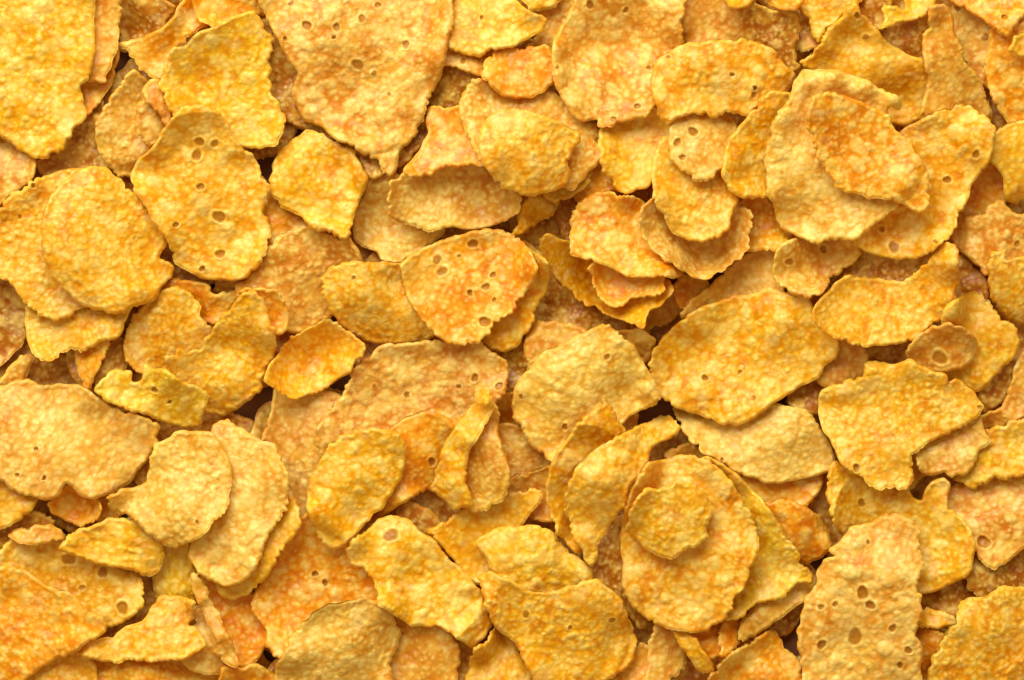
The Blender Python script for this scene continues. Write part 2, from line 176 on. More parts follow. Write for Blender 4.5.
148|3|B|g|0|brown corn flake in shadow right of the broad tan flake with dark pits|490,345 515,338 535,345 535,370 525,390 510,400 495,402 502,375
148b|3.2|O|s|0|orange brown corn flake bit between the upright ridge and the serrated flake|488,398 515,392 525,412 530,436 508,438 490,425
150|5|O|b|8|large glossy orange corn flake below the vivid yellow oval flake|256,590 270,570 282,545 297,520 315,510 335,535 360,550 380,565 390,585 390,610 350,620 310,645 292,657 278,658 267,645 267,630 257,618 252,605
151|7|P|g|-9|pale dusted oval corn flake at the bottom edge left of centre|274,705 276,672 282,654 296,632 313,612 331,603 352,600 368,597 383,603 394,615 399,630 396,650 390,668 392,705
152|5|T|s|-3|translucent brownish corn flake at the bottom edge right of the pale dusted flake|382,640 395,615 420,612 442,618 454,634 460,650 458,668 452,705 380,705
153|4|T|s|0|pale tan corn flake sliver at the bottom edge left of the small triangular golden tip|440,625 462,630 478,648 478,670 474,705 446,705
154|7.2|G|s|-7|triangular golden corn flake tip at the bottom edge near the centre|466,705 469,665 474,651 486,637 498,627 508,633 516,648 526,664 536,680 538,705
155|7|Y|b|-9|large bright orange yellow corn flake with one big round crater, lower centre left|348,547 356,537 368,527 391,515 408,520 418,530 431,537 441,550 456,565 468,575 481,592 491,612 491,627 478,645 471,647 453,635 441,627 411,625 398,617 378,602 378,592 368,572 350,564
156|5.5|Y|s|-4|yellow orange corn flake stretching right above the flake with one big crater|428,533 440,524 455,515 472,503 490,497 511,493 529,489 540,489 541,502 530,513 520,530 515,560 500,580 475,585 460,568 445,550
157|5.8|L|b|-10|pale yellow corn flake just above the big plain yellow flake at the bottom centre|477,543 485,533 506,527 532,525 550,530 562,545 578,558 592,570 590,590 560,600 527,598 510,585 500,576 488,567 483,553
158|7.5|Y|g|-9|big plain yellow corn flake with squared right side at the bottom centre|478,578 490,572 510,579 527,590 552,591 562,589 577,582 596,579 605,585 618,595 625,610 632,624 637,642 634,660 622,672 607,682 590,695 545,700 525,662 512,640 493,625 485,600
159|4|B|g|0|brownish tan corn flake between the front leaf flake and the large golden flake|580,560 594,540 606,520 628,515 634,560 635,580 640,600 655,620 640,628 620,610 596,590
160|5|T|s|0|small tan corn flake at the bottom edge below the large golden flake|642,700 648,660 650,642 655,622 672,620 681,643 687,655 685,668 672,677 668,700
161|4|O|s|0|orange tan corn flake at the bottom edge right of the big plain yellow flake|600,705 618,675 630,650 645,642 660,655 660,705
162|5.5|Y|s|-2|thin yellow curved strip of corn flake below the large golden flake|672,632 682,626 694,634 702,650 711,661 714,671 703,673 692,663 684,650
163|3|O|s|0|dark orange corn flake bit under the lower edge of the large golden flake|684,628 705,622 725,615 728,640 722,656 705,660 694,650
164|3.5|O|s|0|small reddish orange corn flake standing in the gap right of the dark orange bit|720,615 738,608 742,630 737,647 721,657
165|5|T|s|-6|long tan yellow corn flake strip below the pale greenish yellow flake's right corner|737,634 745,615 765,598 790,585 812,578 815,587 810,597 795,607 768,627 755,636 742,641
166|8|O|b|-10|orange yellow rounded corn flake at the bottom edge left of the large pitted oval|706,705 708,680 718,662 737,647 752,641 766,631 776,632 783,645 793,655 801,667 806,705
170|5.6|O|g|0|shaded orange corn flake between the tan cupped flake and the large pale folded flake|730,205 745,196 768,198 788,225 800,245 775,250 745,252 732,240
171|5.5|B|g|0|dim brown corn flake seen in the hollow above the golden flake below the ochre one|842,262 858,248 885,250 915,252 930,250 940,262 925,288 880,294 848,288
106|8.2|G|g|-3|small round golden orange corn flake sitting as a blister on the large golden flake|628,520 632,503 645,490 662,487 676,482 690,484 704,492 711,503 713,514 706,524 708,536 697,546 684,550 674,560 658,555 645,550 637,540 626,532
"""
# craters and burst bubbles: flake id -> (x, y, radius, depth)
PITS = {
 '8': [(201,187,5),(219,217,8),(220,254,6),(202,269,4),(200,142,6),(215,144,5),(197,155,7),(176,225,4)],
 '10': [(307,26,6),(337,28,5),(285,39,3),(362,19,5),(378,5,4),(291,3,4),(358,65,7),(389,94,3),(406,45,5),(334,38,3),(374,73,4)],
 '26': [(473,244,6),(437,259,6),(442,271,7),(493,275,4),(486,287,5),(470,293,4),(494,300,3),(485,322,7),(459,256,3)],
 '34': [(693,132,6),(677,143,5),(682,158,4)],
 '36': [(668,57,3),(732,75,3),(754,95,4),(755,88,3)],
 '54': [(557,68,3),(649,68,3),(613,120,4),(637,107,4),(626,10,4),(590,5,5)],
 '40': [(947,180,5),(894,247,7),(882,229,4),(933,242,3),(975,155,5)],
 '42': [(824,249,5),(789,262,5)], '47': [(856,17,4),(865,37,4)], '25': [(354,278,3)],
 '60': [(598,140,4)], '90': [(475,378,5),(499,386,5),(374,386,3),(407,395,4),(459,387,3)],
 '91': [(432,462,5)], '94': [(607,357,4),(565,427,4),(521,397,3)], '45': [(705,378,4),(754,398,3),(740,372,3)],
 '110': [(856,468,5),(979,407,3),(845,470,3)], '114': [(862,503,5)], '83': [(198,522,3)],
 '76': [(69,559,9),(103,572,7),(123,608,8),(82,588,4)], '155': [(391,535,9)],
 '118': [(862,593,8),(870,605,6),(855,637,10),(892,628,5),(835,604,4),(821,607,4),(908,650,5),(822,645,6),(900,665,4),(868,542,3)],
 '121': [(983,542,8)], '126': [(940,358,9)], '158': [(612,620,4),(526,614,5),(570,627,3)],
 '56': [(482,18,3)], '58': [(463,61,4)], '18': [(155,390,4),(170,402,3)], '129': [(1017,244,4)],
 '13': [(34,186,3),(20,217,3)], '20': [(37,449,3),(18,475,3),(45,478,3)], '150': [(315,574,4),(325,583,4)],
 '136': [(1003,18,4)], '135': [(957,9,4),(985,37,5)], '102': [(722,460,3)], '105': [(700,595,3)],
}
# folds, hollows and swellings: flake id -> (x, y, radius, height)
FORM = {
 '7': [(205,78,24,-7)], '8': [(200,120,30,3),(215,245,30,-3)], '10': [(330,40,45,5),(350,90,40,-5),(430,60,30,4),(385,125,25,4)],
 '20': [(70,405,40,-5),(60,440,40,5),(110,450,30,-4)], '38': [(805,80,14,8),(835,76,15,10),(865,86,14,10),(893,100,12,9),(845,125,32,-7),(780,160,30,5),(800,225,20,-5)],
 '39': [(815,110,20,4),(860,150,30,-4),(905,190,18,5)], '44': [(880,275,35,-12),(950,265,16,14),(950,300,14,8),(880,325,40,5)],
 '64': [(495,195,30,-8),(440,222,30,6)], '29': [(600,280,30,-8)], '32': [(700,240,30,-7)], '23': [(300,345,30,-6),(350,370,20,8)],
 '45': [(690,345,40,-4),(760,390,40,4),(780,320,30,4)], '54': [(610,40,30,-6),(595,75,22,3),(575,105,15,4)], '36': [(720,95,40,-4),(720,65,40,3)],
 '66': [(340,170,30,-8),(300,160,25,5)], '77': [(60,580,35,6),(20,600,40,-5),(85,625,20,5)], '83': [(175,465,35,-3),(185,510,30,4)],
 '94': [(560,380,40,5),(625,395,20,-6),(600,345,25,3)], 
 '110': [(880,375,25,4),(900,410,35,-3),(900,450,25,4)], '118': [(850,560,25,5),(895,570,20,4),(845,640,25,-4)],
 '119': [(990,620,30,5)], '150': [(300,570,30,-6)], '151': [(340,640,35,4)], '155': [(400,540,25,4),(450,600,30,5),(415,575,20,-4)],
 '158': [(500,600,30,3),(600,600,25,4),(560,650,30,-3)], '92': [(345,480,25,4),(365,505,25,-4)], '90': [(420,390,40,-4),(380,370,25,4)],
 '21': [(245,320,22,6),(235,385,25,5),(225,350,15,-4)], '25': [(360,290,25,5),(405,280,25,-7)], '76': [(60,580,30,-4)],
 '61': [(520,130,25,5),(540,170,25,4)], '14': [(100,200,25,3),(90,250,30,3),(120,290,25,4)], '99': [(600,480,20,6),(660,428,12,4)],
 '40': [(900,220,35,-8),(950,140,30,4)], '47': [(870,60,25,6),(900,100,20,-6)], '158b': [],
 '93': [(485,402,8,8),(470,440,10,6),(450,485,12,6)],
 '104': [(690,470,30,3),(740,550,20,4),(650,590,35,2)],
 '102': [(780,435,30,5),(720,430,20,-3)], '105': [(770,570,25,4)], '84': [(225,560,20,-5),(270,480,20,4)],
}

# places darkened (+) for toasting and painted shade, paled (-) for dust and painted lit rims: flake id -> (x, y, radius, amount)
TOAST_SHADE = {
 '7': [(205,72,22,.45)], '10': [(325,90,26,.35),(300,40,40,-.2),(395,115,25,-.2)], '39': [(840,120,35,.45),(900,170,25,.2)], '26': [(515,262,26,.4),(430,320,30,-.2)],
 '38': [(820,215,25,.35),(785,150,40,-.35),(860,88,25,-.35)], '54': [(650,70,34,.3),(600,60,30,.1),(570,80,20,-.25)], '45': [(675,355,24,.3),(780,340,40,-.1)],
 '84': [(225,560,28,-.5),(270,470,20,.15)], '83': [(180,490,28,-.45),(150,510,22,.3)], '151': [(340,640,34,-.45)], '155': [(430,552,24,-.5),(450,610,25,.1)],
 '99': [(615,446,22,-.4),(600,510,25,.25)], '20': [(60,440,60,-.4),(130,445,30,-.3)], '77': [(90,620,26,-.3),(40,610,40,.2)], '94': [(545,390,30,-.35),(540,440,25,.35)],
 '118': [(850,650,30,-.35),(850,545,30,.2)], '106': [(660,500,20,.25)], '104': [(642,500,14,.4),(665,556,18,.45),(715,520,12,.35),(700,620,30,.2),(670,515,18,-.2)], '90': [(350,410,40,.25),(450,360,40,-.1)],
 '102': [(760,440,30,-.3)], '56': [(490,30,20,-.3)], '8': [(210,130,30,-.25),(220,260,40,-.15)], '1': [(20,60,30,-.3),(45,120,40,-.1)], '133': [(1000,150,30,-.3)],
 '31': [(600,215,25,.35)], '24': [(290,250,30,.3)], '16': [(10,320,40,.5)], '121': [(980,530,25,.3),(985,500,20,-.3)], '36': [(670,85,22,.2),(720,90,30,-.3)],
 '61': [(540,140,30,-.2)], '14': [(130,205,26,.2),(90,290,40,-.15)], '25': [(380,310,35,-.3),(412,275,22,.35)], '64': [(495,190,26,.35),(440,222,40,-.4)],  # includes painted shade in a dip and a cup, and a painted lit rim
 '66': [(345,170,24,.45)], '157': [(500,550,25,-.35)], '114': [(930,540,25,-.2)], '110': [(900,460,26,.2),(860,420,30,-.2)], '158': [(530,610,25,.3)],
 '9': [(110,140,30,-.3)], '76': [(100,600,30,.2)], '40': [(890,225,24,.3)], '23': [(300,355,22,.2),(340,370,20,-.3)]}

# ------------------------------------------------------------------ relief textures (numpy, tileable)
TN, TR = 1024, 2.0      # samples, samples per unit

def fbm(n, lam, spread, g):
    """band-limited noise around wavelength lam (in samples), unit variance"""
    f = np.fft.fft2(g.standard_normal((n, n)))
    k = np.hypot(*np.meshgrid(np.fft.fftfreq(n), np.fft.fftfreq(n)))
    k[0, 0] = 1e-9
    w = np.exp(-(np.log(k * lam) ** 2) / (2 * spread ** 2)) / k ** 0.5
    w[0, 0] = 0
    o = np.real(np.fft.ifft2(f * w))
    return o / o.std()

def domes(n, specs, g):
    a = np.zeros((n, n), np.float32)
    for count, r0, r1, hh in specs:
        for _ in range(count):
            r = r0 + (r1 - r0) * g.random() ** 1.8
            cx, cy = g.random(2) * n
            e = 1 + 0.5 * (g.random() - 0.3)
            th = g.random() * 6.28
            m = int(r * 1.6) + 2
            ix = np.arange(int(cx) - m, int(cx) + m + 1); iy = np.arange(int(cy) - m, int(cy) + m + 1)
            X, Y = np.meshgrid(ix - cx, iy - cy)
            u = (X * math.cos(th) + Y * math.sin(th)) / (r * e); v = (-X * math.sin(th) + Y * math.cos(th)) * e / r
            d = u * u + v * v
            h = np.where(d < 1, (1 - d) ** 0.75, 0) * r * hh * (0.6 + 0.6 * g.random())
            sx = ix % n; sy = iy % n
            sub = a[np.ix_(sy, sx)]
            a[np.ix_(sy, sx)] = np.maximum(sub, sub * 0.55 + h)
    return a

g1 = np.random.default_rng(3)
n_mid = fbm(TN, 34, 0.5, g1); n_low = fbm(TN, 150, 0.5, g1); n_low2 = fbm(TN, 110, 0.5, g1)
n_fine = fbm(TN, 9, 0.5, g1); n_gran = fbm(TN, 14, 0.35, g1); n_patch = fbm(TN, 60, 0.7, g1)
rid = 1 - np.abs(fbm(TN, 40, 0.4, g1)); rid = np.roll(rid, 0)
wr = fbm(TN, 26, 0.4, g1)
big = domes(TN, [(1500, 6, 19, 0.26), (4200, 3.0, 7.0, 0.30), (6000, 2.0, 4.0, 0.40)], g1)
gra = domes(TN, [(450, 6, 15, 0.22), (9500, 3.0, 6.5, 0.32), (7000, 2.0, 4.0, 0.4)], g1)
smo = domes(TN, [(500, 6, 18, 0.16), (3000, 2.5, 6.0, 0.20)], g1)
TEX = {   # height in units
 'b': big / TR * 1.15 + n_mid * 0.30 + n_fine * 0.05,
 'g': gra / TR * 1.1 + n_mid * 0.32 + n_fine * 0.05,
 's': smo / TR * 1.0 + n_mid * 0.30 + n_gran * 0.08 + n_fine * 0.05,
 'w': gra / TR * 0.9 + n_mid * 0.4 + rid * 0.7 + n_fine * 0.05}
DOME = {'b': np.clip(big / 3.0, 0, 1), 'g': np.clip(gra / 2.4, 0, 1), 's': np.clip(smo / 2.4, 0, 1), 'w': np.clip(gra / 2.6, 0, 1)}

def samp(a, x, y):
    n = a.shape[0]
    x = np.asarray(x); y = np.asarray(y)
    x0 = np.floor(x).astype(int); y0 = np.floor(y).astype(int)
    fx = x - x0; fy = y - y0
    x1 = (x0 + 1) % n; y1 = (y0 + 1) % n; x0 = x0 % n; y0 = y0 % n
    return (a[y0, x0] * (1 - fx) + a[y0, x1] * fx) * (1 - fy) + (a[y1, x0] * (1 - fx) + a[y1, x1] * fx) * fy

# ------------------------------------------------------------------ the heap as a height field that each flake settles on
M = 180
HW, HH = 1024 + 2 * M, 680 + 2 * M
H = np.zeros((HH, HW), np.float32)

def blur(a, s):
    r = int(s * 2.5) + 1
    k = np.exp(-0.5 * (np.arange(-r, r + 1) / s) ** 2); k /= k.sum()
    p = np.pad(a, r, mode='edge')
    t = sum(k[i] * p[i:i + a.shape[0], :] for i in range(2 * r + 1))
    return sum(k[i] * t[:, i:i + a.shape[1]] for i in range(2 * r + 1))

def dil(a, r):
    o = a.copy(); p = np.pad(a, r, mode='edge')
    t = p[:a.shape[0] + 2 * r]
    o = np.max([p[:, i:i + a.shape[1]] for i in range(0, 2 * r + 1)], axis=0)
    return np.max([o[i:i + a.shape[0], :] for i in range(0, 2 * r + 1)], axis=0)

def smooth_poly(P, step):
    """Catmull-Rom through the outline, resampled evenly"""
    n = len(P); out = []
    for i in range(n):
        p0, p1, p2, p3 = P[i - 1], P[i], P[(i + 1) % n], P[(i + 2) % n]
        for t in np.linspace(0, 1, 8, endpoint=False):
            a = 0.5 * (2 * p1 + (p2 - p0) * t + (2 * p0 - 5 * p1 + 4 * p2 - p3) * t * t + (3 * p1 - p0 - 3 * p2 + p3) * t ** 3)
            out.append(0.55 * a + 0.45 * (p1 * (1 - t) + p2 * t))
    out = np.array(out)
    d = np.r_[0, np.cumsum(np.hypot(*(np.roll(out, -1, 0) - out).T))]
    L = d[-1]; m = max(12, int(L / step))
    s = np.linspace(0, L, m, endpoint=False)
    c = np.vstack([out, out[:1]])
    return np.c_[np.interp(s, d, c[:, 0]), np.interp(s, d, c[:, 1])], L

def ragged(P, L, g, amp=1.0):
    m = len(P)
    f = np.zeros(m)
    t = np.arange(m) / m
    for lam, a in ((40, 1.1), (17, .7)):
        k0 = max(2, int(L / lam))
        for k in range(k0, k0 + 4):
            f += a * 0.5 * math.sin(1) * np.sin(2 * math.pi * (k * t + g.random())) * g.random() * 1.6
    e = np.clip(0.55 + 0.75 * sum(np.sin(2 * math.pi * (k * t + g.random())) * g.random() for k in (1, 2, 3, 5, 7)), 0.08, 1.5)
    f = f * (0.5 + 0.5 * e)
    # rounded blister lobes along the rim with narrow notches between them
    for lam, a in ((11.0, 1.1), (6.5, 0.8)):
        ph = math.pi * (L / lam) * t
        for k in (2, 3, 5, 7, 11):
            ph = ph + g.uniform(0.2, 1.0) * np.sin(2 * math.pi * (k * t + g.random()))
        f = f + a * (np.abs(np.sin(ph)) ** 0.8 - 0.62) * e
    # chips broken out of the rim
    for _ in range(int(L / 120) + 1):
        q = g.random(); wd = g.uniform(1.2, 3.5) / L; dq = np.abs((t - q + 0.5) % 1 - 0.5)
        f = f - g.uniform(0.8, 2.4) * np.exp(-(dq / wd) ** 2)
    T = np.roll(P, -1, 0) - np.roll(P, 1, 0)
    N = np.c_[T[:, 1], -T[:, 0]] / np.maximum(np.hypot(T[:, 0], T[:, 1]), 1e-6)[:, None]
    area = np.sum(P[:, 0] * np.roll(P[:, 1], -1) - np.roll(P[:, 0], -1) * P[:, 1])
    sgn = 1 if area > 0 else -1
    return P + N * (sgn * f * amp)[:, None], N * sgn

def inside(P, X, Y):
    """even-odd test of grid rows X (1d), Y (1d)"""
    res = np.zeros((len(Y), len(X)), bool)
    x0, y0 = P[:, 0], P[:, 1]; x1, y1 = np.roll(x0, -1), np.roll(y0, -1)
    for j, y in enumerate(Y):
        c = (y0 > y) != (y1 > y)
        if not c.any(): continue
        xs = np.sort(x0[c] + (y - y0[c]) / (y1[c] - y0[c]) * (x1[c] - x0[c]))
        for a, b in zip(xs[0::2], xs[1::2]):
            res[j] |= (X > a) & (X < b)
    return res

def edge_dist(P, x, y):
    d = np.full(len(x), 1e9)
    for i in range(0, len(x), 4000):
        dx = x[i:i + 4000, None] - P[None, :, 0]; dy = y[i:i + 4000, None] - P[None, :, 1]
        d[i:i + 4000] = np.sqrt((dx * dx + dy * dy).min(1))
    return d

def make_flake(fid, P0, tex, bowl, col, label, group, material, fine=1.35, forms=(), pits=(), toast_shade=(), maxtilt=0.30, high=True):
    g = np.random.default_rng(abs(hash_id(fid)))
    P0 = np.array(P0, float)
    zest = 0.0
    for attempt in range(2):
        k = (CAM - zest) / CAM
        c0 = np.array([CX, CY])
        Pk = c0 + (P0 - c0) * k
        P, L = smooth_poly(Pk, fine)
        gg = np.random.default_rng(abs(hash_id(fid)) + 5)
        P, N = ragged(P, L, gg, 1.15)
        lo = P.min(0); hi = P.max(0)
        X = np.arange(math.floor(lo[0]) - 2, math.ceil(hi[0]) + 3); Y = np.arange(math.floor(lo[1]) - 2, math.ceil(hi[1]) + 3)
        mask = inside(P, X + 0.0, Y + 0.01)
        XX, YY = np.meshgrid(X, Y)
        cen = P.mean(0); R = math.sqrt(max(mask.sum(), 30) / math.pi)
        aa, bb, cc = gg.uniform(-1, 1, 3)
        lips = [(gg.uniform(-3.1, 3.1), gg.uniform(0.4, 1.0), gg.choice([-1, 1]) * gg.uniform(4, 11) * min(1, R / 45)) for _ in range(3)]
        def shape(x, y):
            u = (x - cen[0]) / R; v = (y - cen[1]) / R
            r2 = u * u + v * v
            z = bowl * 1.0 * np.minimum(r2, 3.0)
            z = z + 0.105 * R * (aa * (u * u - v * v) + 1.3 * bb * u * v) / (1 + 0.25 * r2)
            z = z + 0.045 * R * np.sin(2.1 * u * cc + 1.9 * v * aa + bb * 3) * 1.2
            ang = np.arctan2(v, u)
            for (la, lw, lh) in lips:
                dl = np.abs((ang - la + math.pi) % (2 * math.pi) - math.pi)
                z = z + lh * np.exp(-(dl / lw) ** 2) * np.clip((np.sqrt(r2) - 0.55) / 0.45, 0, 1.3) ** 2
            for fx, fy, fr, fh in forms:
                fx = c0[0] + (fx - c0[0]) * k; fy = c0[1] + (fy - c0[1]) * k
                z = z + 1.8 * fh * np.exp(-((x - fx) ** 2 + (y - fy) ** 2) / (fr * fr))
            return z
        iy = np.clip(Y + M, 0, HH - 1).astype(int); ix = np.clip(X + M, 0, HW - 1).astype(int)
        under = H[np.ix_(iy, ix)]
        sh = shape(XX, YY)
        L_ = under
        m = mask
        # rest plane: least squares through what lies beneath
        A = np.c_[XX[m] - cen[0], YY[m] - cen[1], np.ones(m.sum())]
        sol = np.linalg.lstsq(A, (blur(L_, 6) - sh * 0.6)[m], rcond=None)[0]
        sx, sy = np.clip(sol[0] * 0.85, -maxtilt, maxtilt), np.clip(sol[1] * 0.85, -maxtilt, maxtilt)
        rigid = sh + sx * (XX - cen[0]) + sy * (YY - cen[1])
        off = np.percentile((L_ - rigid)[m], 92 if high else 60) + (5.0 if high else 0.5)
        z = rigid + off
        D = np.where(dil(m.astype(np.float32), 2) > 0, np.maximum(0, L_ + 1.2 + 0.8 - (z - 1.0)), 0)
        D2 = blur(dil(D, 9), 6.0)
        # z is the underside here
        z = z + D2
        zest = float(z[m].mean())
    top = z + THICK
    # ---------------- mesh
    ox, oy = g.random(2) * TN; th = g.random() * 6.28
    ct, st = math.cos(th), math.sin(th)
    gx = np.arange(lo[0], hi[0], fine); gy = np.arange(lo[1], hi[1], fine * 0.87)
    ins = inside(P, gx, gy + 0.003)
    GX, GY = np.meshgrid(gx, gy)
    GX = GX + (np.arange(len(gy)) % 2)[:, None] * fine * 0.5
    px, py = GX[ins], GY[ins]
    px = px + g.uniform(-.18, .18, len(px)) * fine; py = py + g.uniform(-.18, .18, len(px)) * fine
    d = edge_dist(P, px, py)
    keep = d > fine * 0.62
    px, py, d = px[keep], py[keep], d[keep]
    nb = len(P)
    vx = np.r_[P[:, 0], px]; vy = np.r_[P[:, 1], py]; dd = np.r_[np.zeros(nb), d]
    co, _, fc, ov, _, _ = delaunay_2d_cdt([Vector((a, b)) for a, b in zip(vx, vy)], [], [list(range(nb))], 1, 1e-6)
    co = np.array([(v.x, v.y) for v in co])
    src = np.array([o[0] if len(o) else -1 for o in ov])
    if (src < 0).any() or len(co) != len(vx):
        dd2 = edge_dist(P, co[:, 0], co[:, 1])
    else:
        dd2 = dd[src]
    fx_, fy_ = co[:, 0], co[:, 1]
    def grid_at(a, x, y):
        qx = np.clip(x - X[0], 0, len(X) - 1.001); qy = np.clip(y - Y[0], 0, len(Y) - 1.001)
        x0 = qx.astype(int); y0 = qy.astype(int); u = qx - x0; v = qy - y0
        return (a[y0, x0] * (1 - u) + a[y0, x0 + 1] * u) * (1 - v) + (a[y0 + 1, x0] * (1 - u) + a[y0 + 1, x0 + 1] * u) * v
    zt = grid_at(z, fx_, fy_)
    tx = ((fx_ * ct - fy_ * st) * TR + ox); ty = ((fx_ * st + fy_ * ct) * TR + oy)
    if tex == 'w': ty = ty * 1.0 + 0; tx = tx * 0.62
    rel = samp(TEX[tex], tx, ty)
    dome = samp(DOME[tex], tx, ty)
    low = samp(n_low, tx * 0.8 + 300, ty * 0.8); patch = samp(n_patch, tx, ty)
    pit = np.zeros(len(co))
    for (qx, qy, qr, qa) in toast_shade:
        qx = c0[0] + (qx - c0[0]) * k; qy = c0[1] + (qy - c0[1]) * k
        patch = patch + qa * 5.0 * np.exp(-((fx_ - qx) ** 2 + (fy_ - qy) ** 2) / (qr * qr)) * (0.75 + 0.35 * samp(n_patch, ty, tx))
    zz = zt + THICK * (0.72 + 0.08 * low) + rel * (0.62 + 0.28 * np.clip(samp(n_low2, tx * 0.9 + 77, ty * 0.9), -1.3, 1.3)) + low * 0.9
    for (qx, qy, qr) in pits:
        qr = qr * 0.86
        qx = c0[0] + (qx - c0[0]) * k; qy = c0[1] + (qy - c0[1]) * k
        dx_, dy_ = fx_ - qx, fy_ - qy
        an = np.arctan2(dy_, dx_)
        rr = np.hypot(dx_, dy_) / (qr * (1 + 0.13 * np.sin(2 * an + qx) + 0.05 * np.sin(3 * an + qy) + 0.02 * np.sin(5 * an + qx * 2)) * 0.95)
        rimh = (0.75 + 0.3 * np.sin(an + qx * 3)) * np.exp(-((rr - 1.12) / 0.22) ** 2)
        hole = np.clip((1.0 - rr) / 0.25, 0, 1)
        zz = (zz + rimh) * (1 - hole) + hole * (zt + THICK * 0.72 - 1.1)
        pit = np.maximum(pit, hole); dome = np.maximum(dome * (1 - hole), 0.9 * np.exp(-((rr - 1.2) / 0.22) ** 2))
    # rounded, slightly swollen rim
    rim = np.exp(-dd2 / 3.0)
    zz = zz - 1.3 * np.exp(-(dd2 / 0.8)) + 0.8 * np.exp(-((dd2 - 2.4) / 2.0) ** 2)
    nv = len(co)
    nf = np.array([f for f in fc if len(f) == 3], dtype=np.int32)
    # orient faces upwards (image y points down, world y is up)
    ax, ay = co[nf[:, 0], 0], co[nf[:, 0], 1]
    cr = (co[nf[:, 1], 0] - ax) * (co[nf[:, 2], 1] - ay) - (co[nf[:, 2], 0] - ax) * (co[nf[:, 1], 1] - ay)
    flip = cr > 0
    nf[flip] = nf[flip][:, ::-1]
    # underside: coarse sheet sharing the outline
    if (src >= 0).all() and len(co) == len(vx):
        inv = np.empty(nv, int); inv[src] = np.arange(nv)
        ring = inv[:nb]
    else:
        ring = np.array([int(np.argmin((fx_ - a) ** 2 + (fy_ - b) ** 2)) for a, b in P])
    bs = 5.0
    bx = np.arange(lo[0], hi[0], bs); by = np.arange(lo[1], hi[1], bs)
    bi = inside(P, bx, by + 0.007); BX, BY = np.meshgrid(bx, by); bx, by = BX[bi], BY[bi]
    bd = edge_dist(P, bx, by); kk = bd > 2.4; bx, by = bx[kk], by[kk]
    st2 = 2
    rb = np.arange(0, nb)
    Bp = P - N * 0.35
    vbx = np.r_[Bp[:, 0], bx]; vby = np.r_[Bp[:, 1], by]
    co2, _, fc2, ov2, _, _ = delaunay_2d_cdt([Vector((a, b)) for a, b in zip(vbx, vby)], [], [list(range(nb))], 1, 1e-6)
    co2 = np.array([(v.x, v.y) for v in co2])
    src2 = np.array([o[0] if len(o) else -1 for o in ov2])
    nf2 = np.array([f for f in fc2 if len(f) == 3], dtype=np.int32)
    ax, ay = co2[nf2[:, 0], 0], co2[nf2[:, 0], 1]
    cr = (co2[nf2[:, 1], 0] - ax) * (co2[nf2[:, 2], 1] - ay) - (co2[nf2[:, 2], 0] - ax) * (co2[nf2[:, 1], 1] - ay)
    nf2[cr < 0] = nf2[cr < 0][:, ::-1]
    zb = grid_at(z, co2[:, 0], co2[:, 1]) + 0.1
    # middle ring (swollen wall)
    mid = P + N * 0.45
    zmid = grid_at(z, P[:, 0], P[:, 1]) + THICK * 0.36
    if (src2 >= 0).all() and len(co2) == len(vbx):
        inv2 = np.empty(len(co2), int); inv2[src2] = np.arange(len(co2)); ring2 = inv2[:nb]
    else:
        ring2 = np.array([int(np.argmin((co2[:, 0] - a) ** 2 + (co2[:, 1] - b) ** 2)) for a, b in Bp])
    vmx = np.r_[fx_, mid[:, 0], co2[:, 0]]; vmy = np.r_[fy_, mid[:, 1], co2[:, 1]]; vmz = np.r_[zz, zmid, zb]
    i0 = np.arange(nb); i1 = np.roll(i0, -1)
    T0, T1 = ring[i0], ring[i1]; M0, M1 = nv + i0, nv + i1; B0, B1 = nv + nb + ring2[i0], nv + nb + ring2[i1]
    w = np.r_[np.c_[T0, M0, M1], np.c_[T0, M1, T1], np.c_[M0, B0, B1], np.c_[M0, B1, M1]]
    area = np.sum(P[:, 0] * np.roll(P[:, 1], -1) - np.roll(P[:, 0], -1) * P[:, 1])
    if area > 0: w = w[:, ::-1]
    w = w[(w[:, 0] != w[:, 1]) & (w[:, 1] != w[:, 2]) & (w[:, 0] != w[:, 2])]
    F = np.r_[nf, w, nf2 + nv + nb].astype(np.int32)
    # update the heap
    cur = H[np.ix_(iy, ix)]
    H[np.ix_(iy, ix)] = np.where(mask, np.maximum(cur, top + 1.2), cur)
    # to metres, origin at the flake's middle
    zc = float(zz.mean())
    V = np.c_[(vmx - cen[0]) * S, -(vmy - cen[1]) * S, (vmz - zc) * S].astype(np.float32)
    me = bpy.data.meshes.new('corn_flake')
    me.vertices.add(len(V)); me.vertices.foreach_set('co', V.ravel())
    me.loops.add(len(F) * 3); me.loops.foreach_set('vertex_index', F.ravel())
    me.polygons.add(len(F)); me.polygons.foreach_set('loop_start', np.arange(0, len(F) * 3, 3, dtype=np.int32))
    me.polygons.foreach_set('use_smooth', np.ones(len(F), bool))
    a = me.attributes.new('surface', 'FLOAT_COLOR', 'POINT')
    q = np.zeros((len(V), 4), np.float32)
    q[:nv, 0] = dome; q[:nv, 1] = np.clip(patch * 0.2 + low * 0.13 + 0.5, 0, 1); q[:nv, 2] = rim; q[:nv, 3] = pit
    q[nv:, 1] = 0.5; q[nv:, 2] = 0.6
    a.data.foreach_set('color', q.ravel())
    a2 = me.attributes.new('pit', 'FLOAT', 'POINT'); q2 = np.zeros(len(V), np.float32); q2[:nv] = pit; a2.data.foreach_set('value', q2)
    me.update(); me.validate()
    me.materials.append(material)
    o = bpy.data.objects.new('corn_flake', me); C.objects.link(o)
    o.location = ((cen[0] - CX) * S, -(cen[1] - CY) * S, zc * S)
    j = g.uniform(-1, 1, 3)
    o.color = (col[0] * (1 + .04 * j[0]), col[1] * (1 + .05 * j[1]), col[2] * (1 + .18 * j[2]), 1)
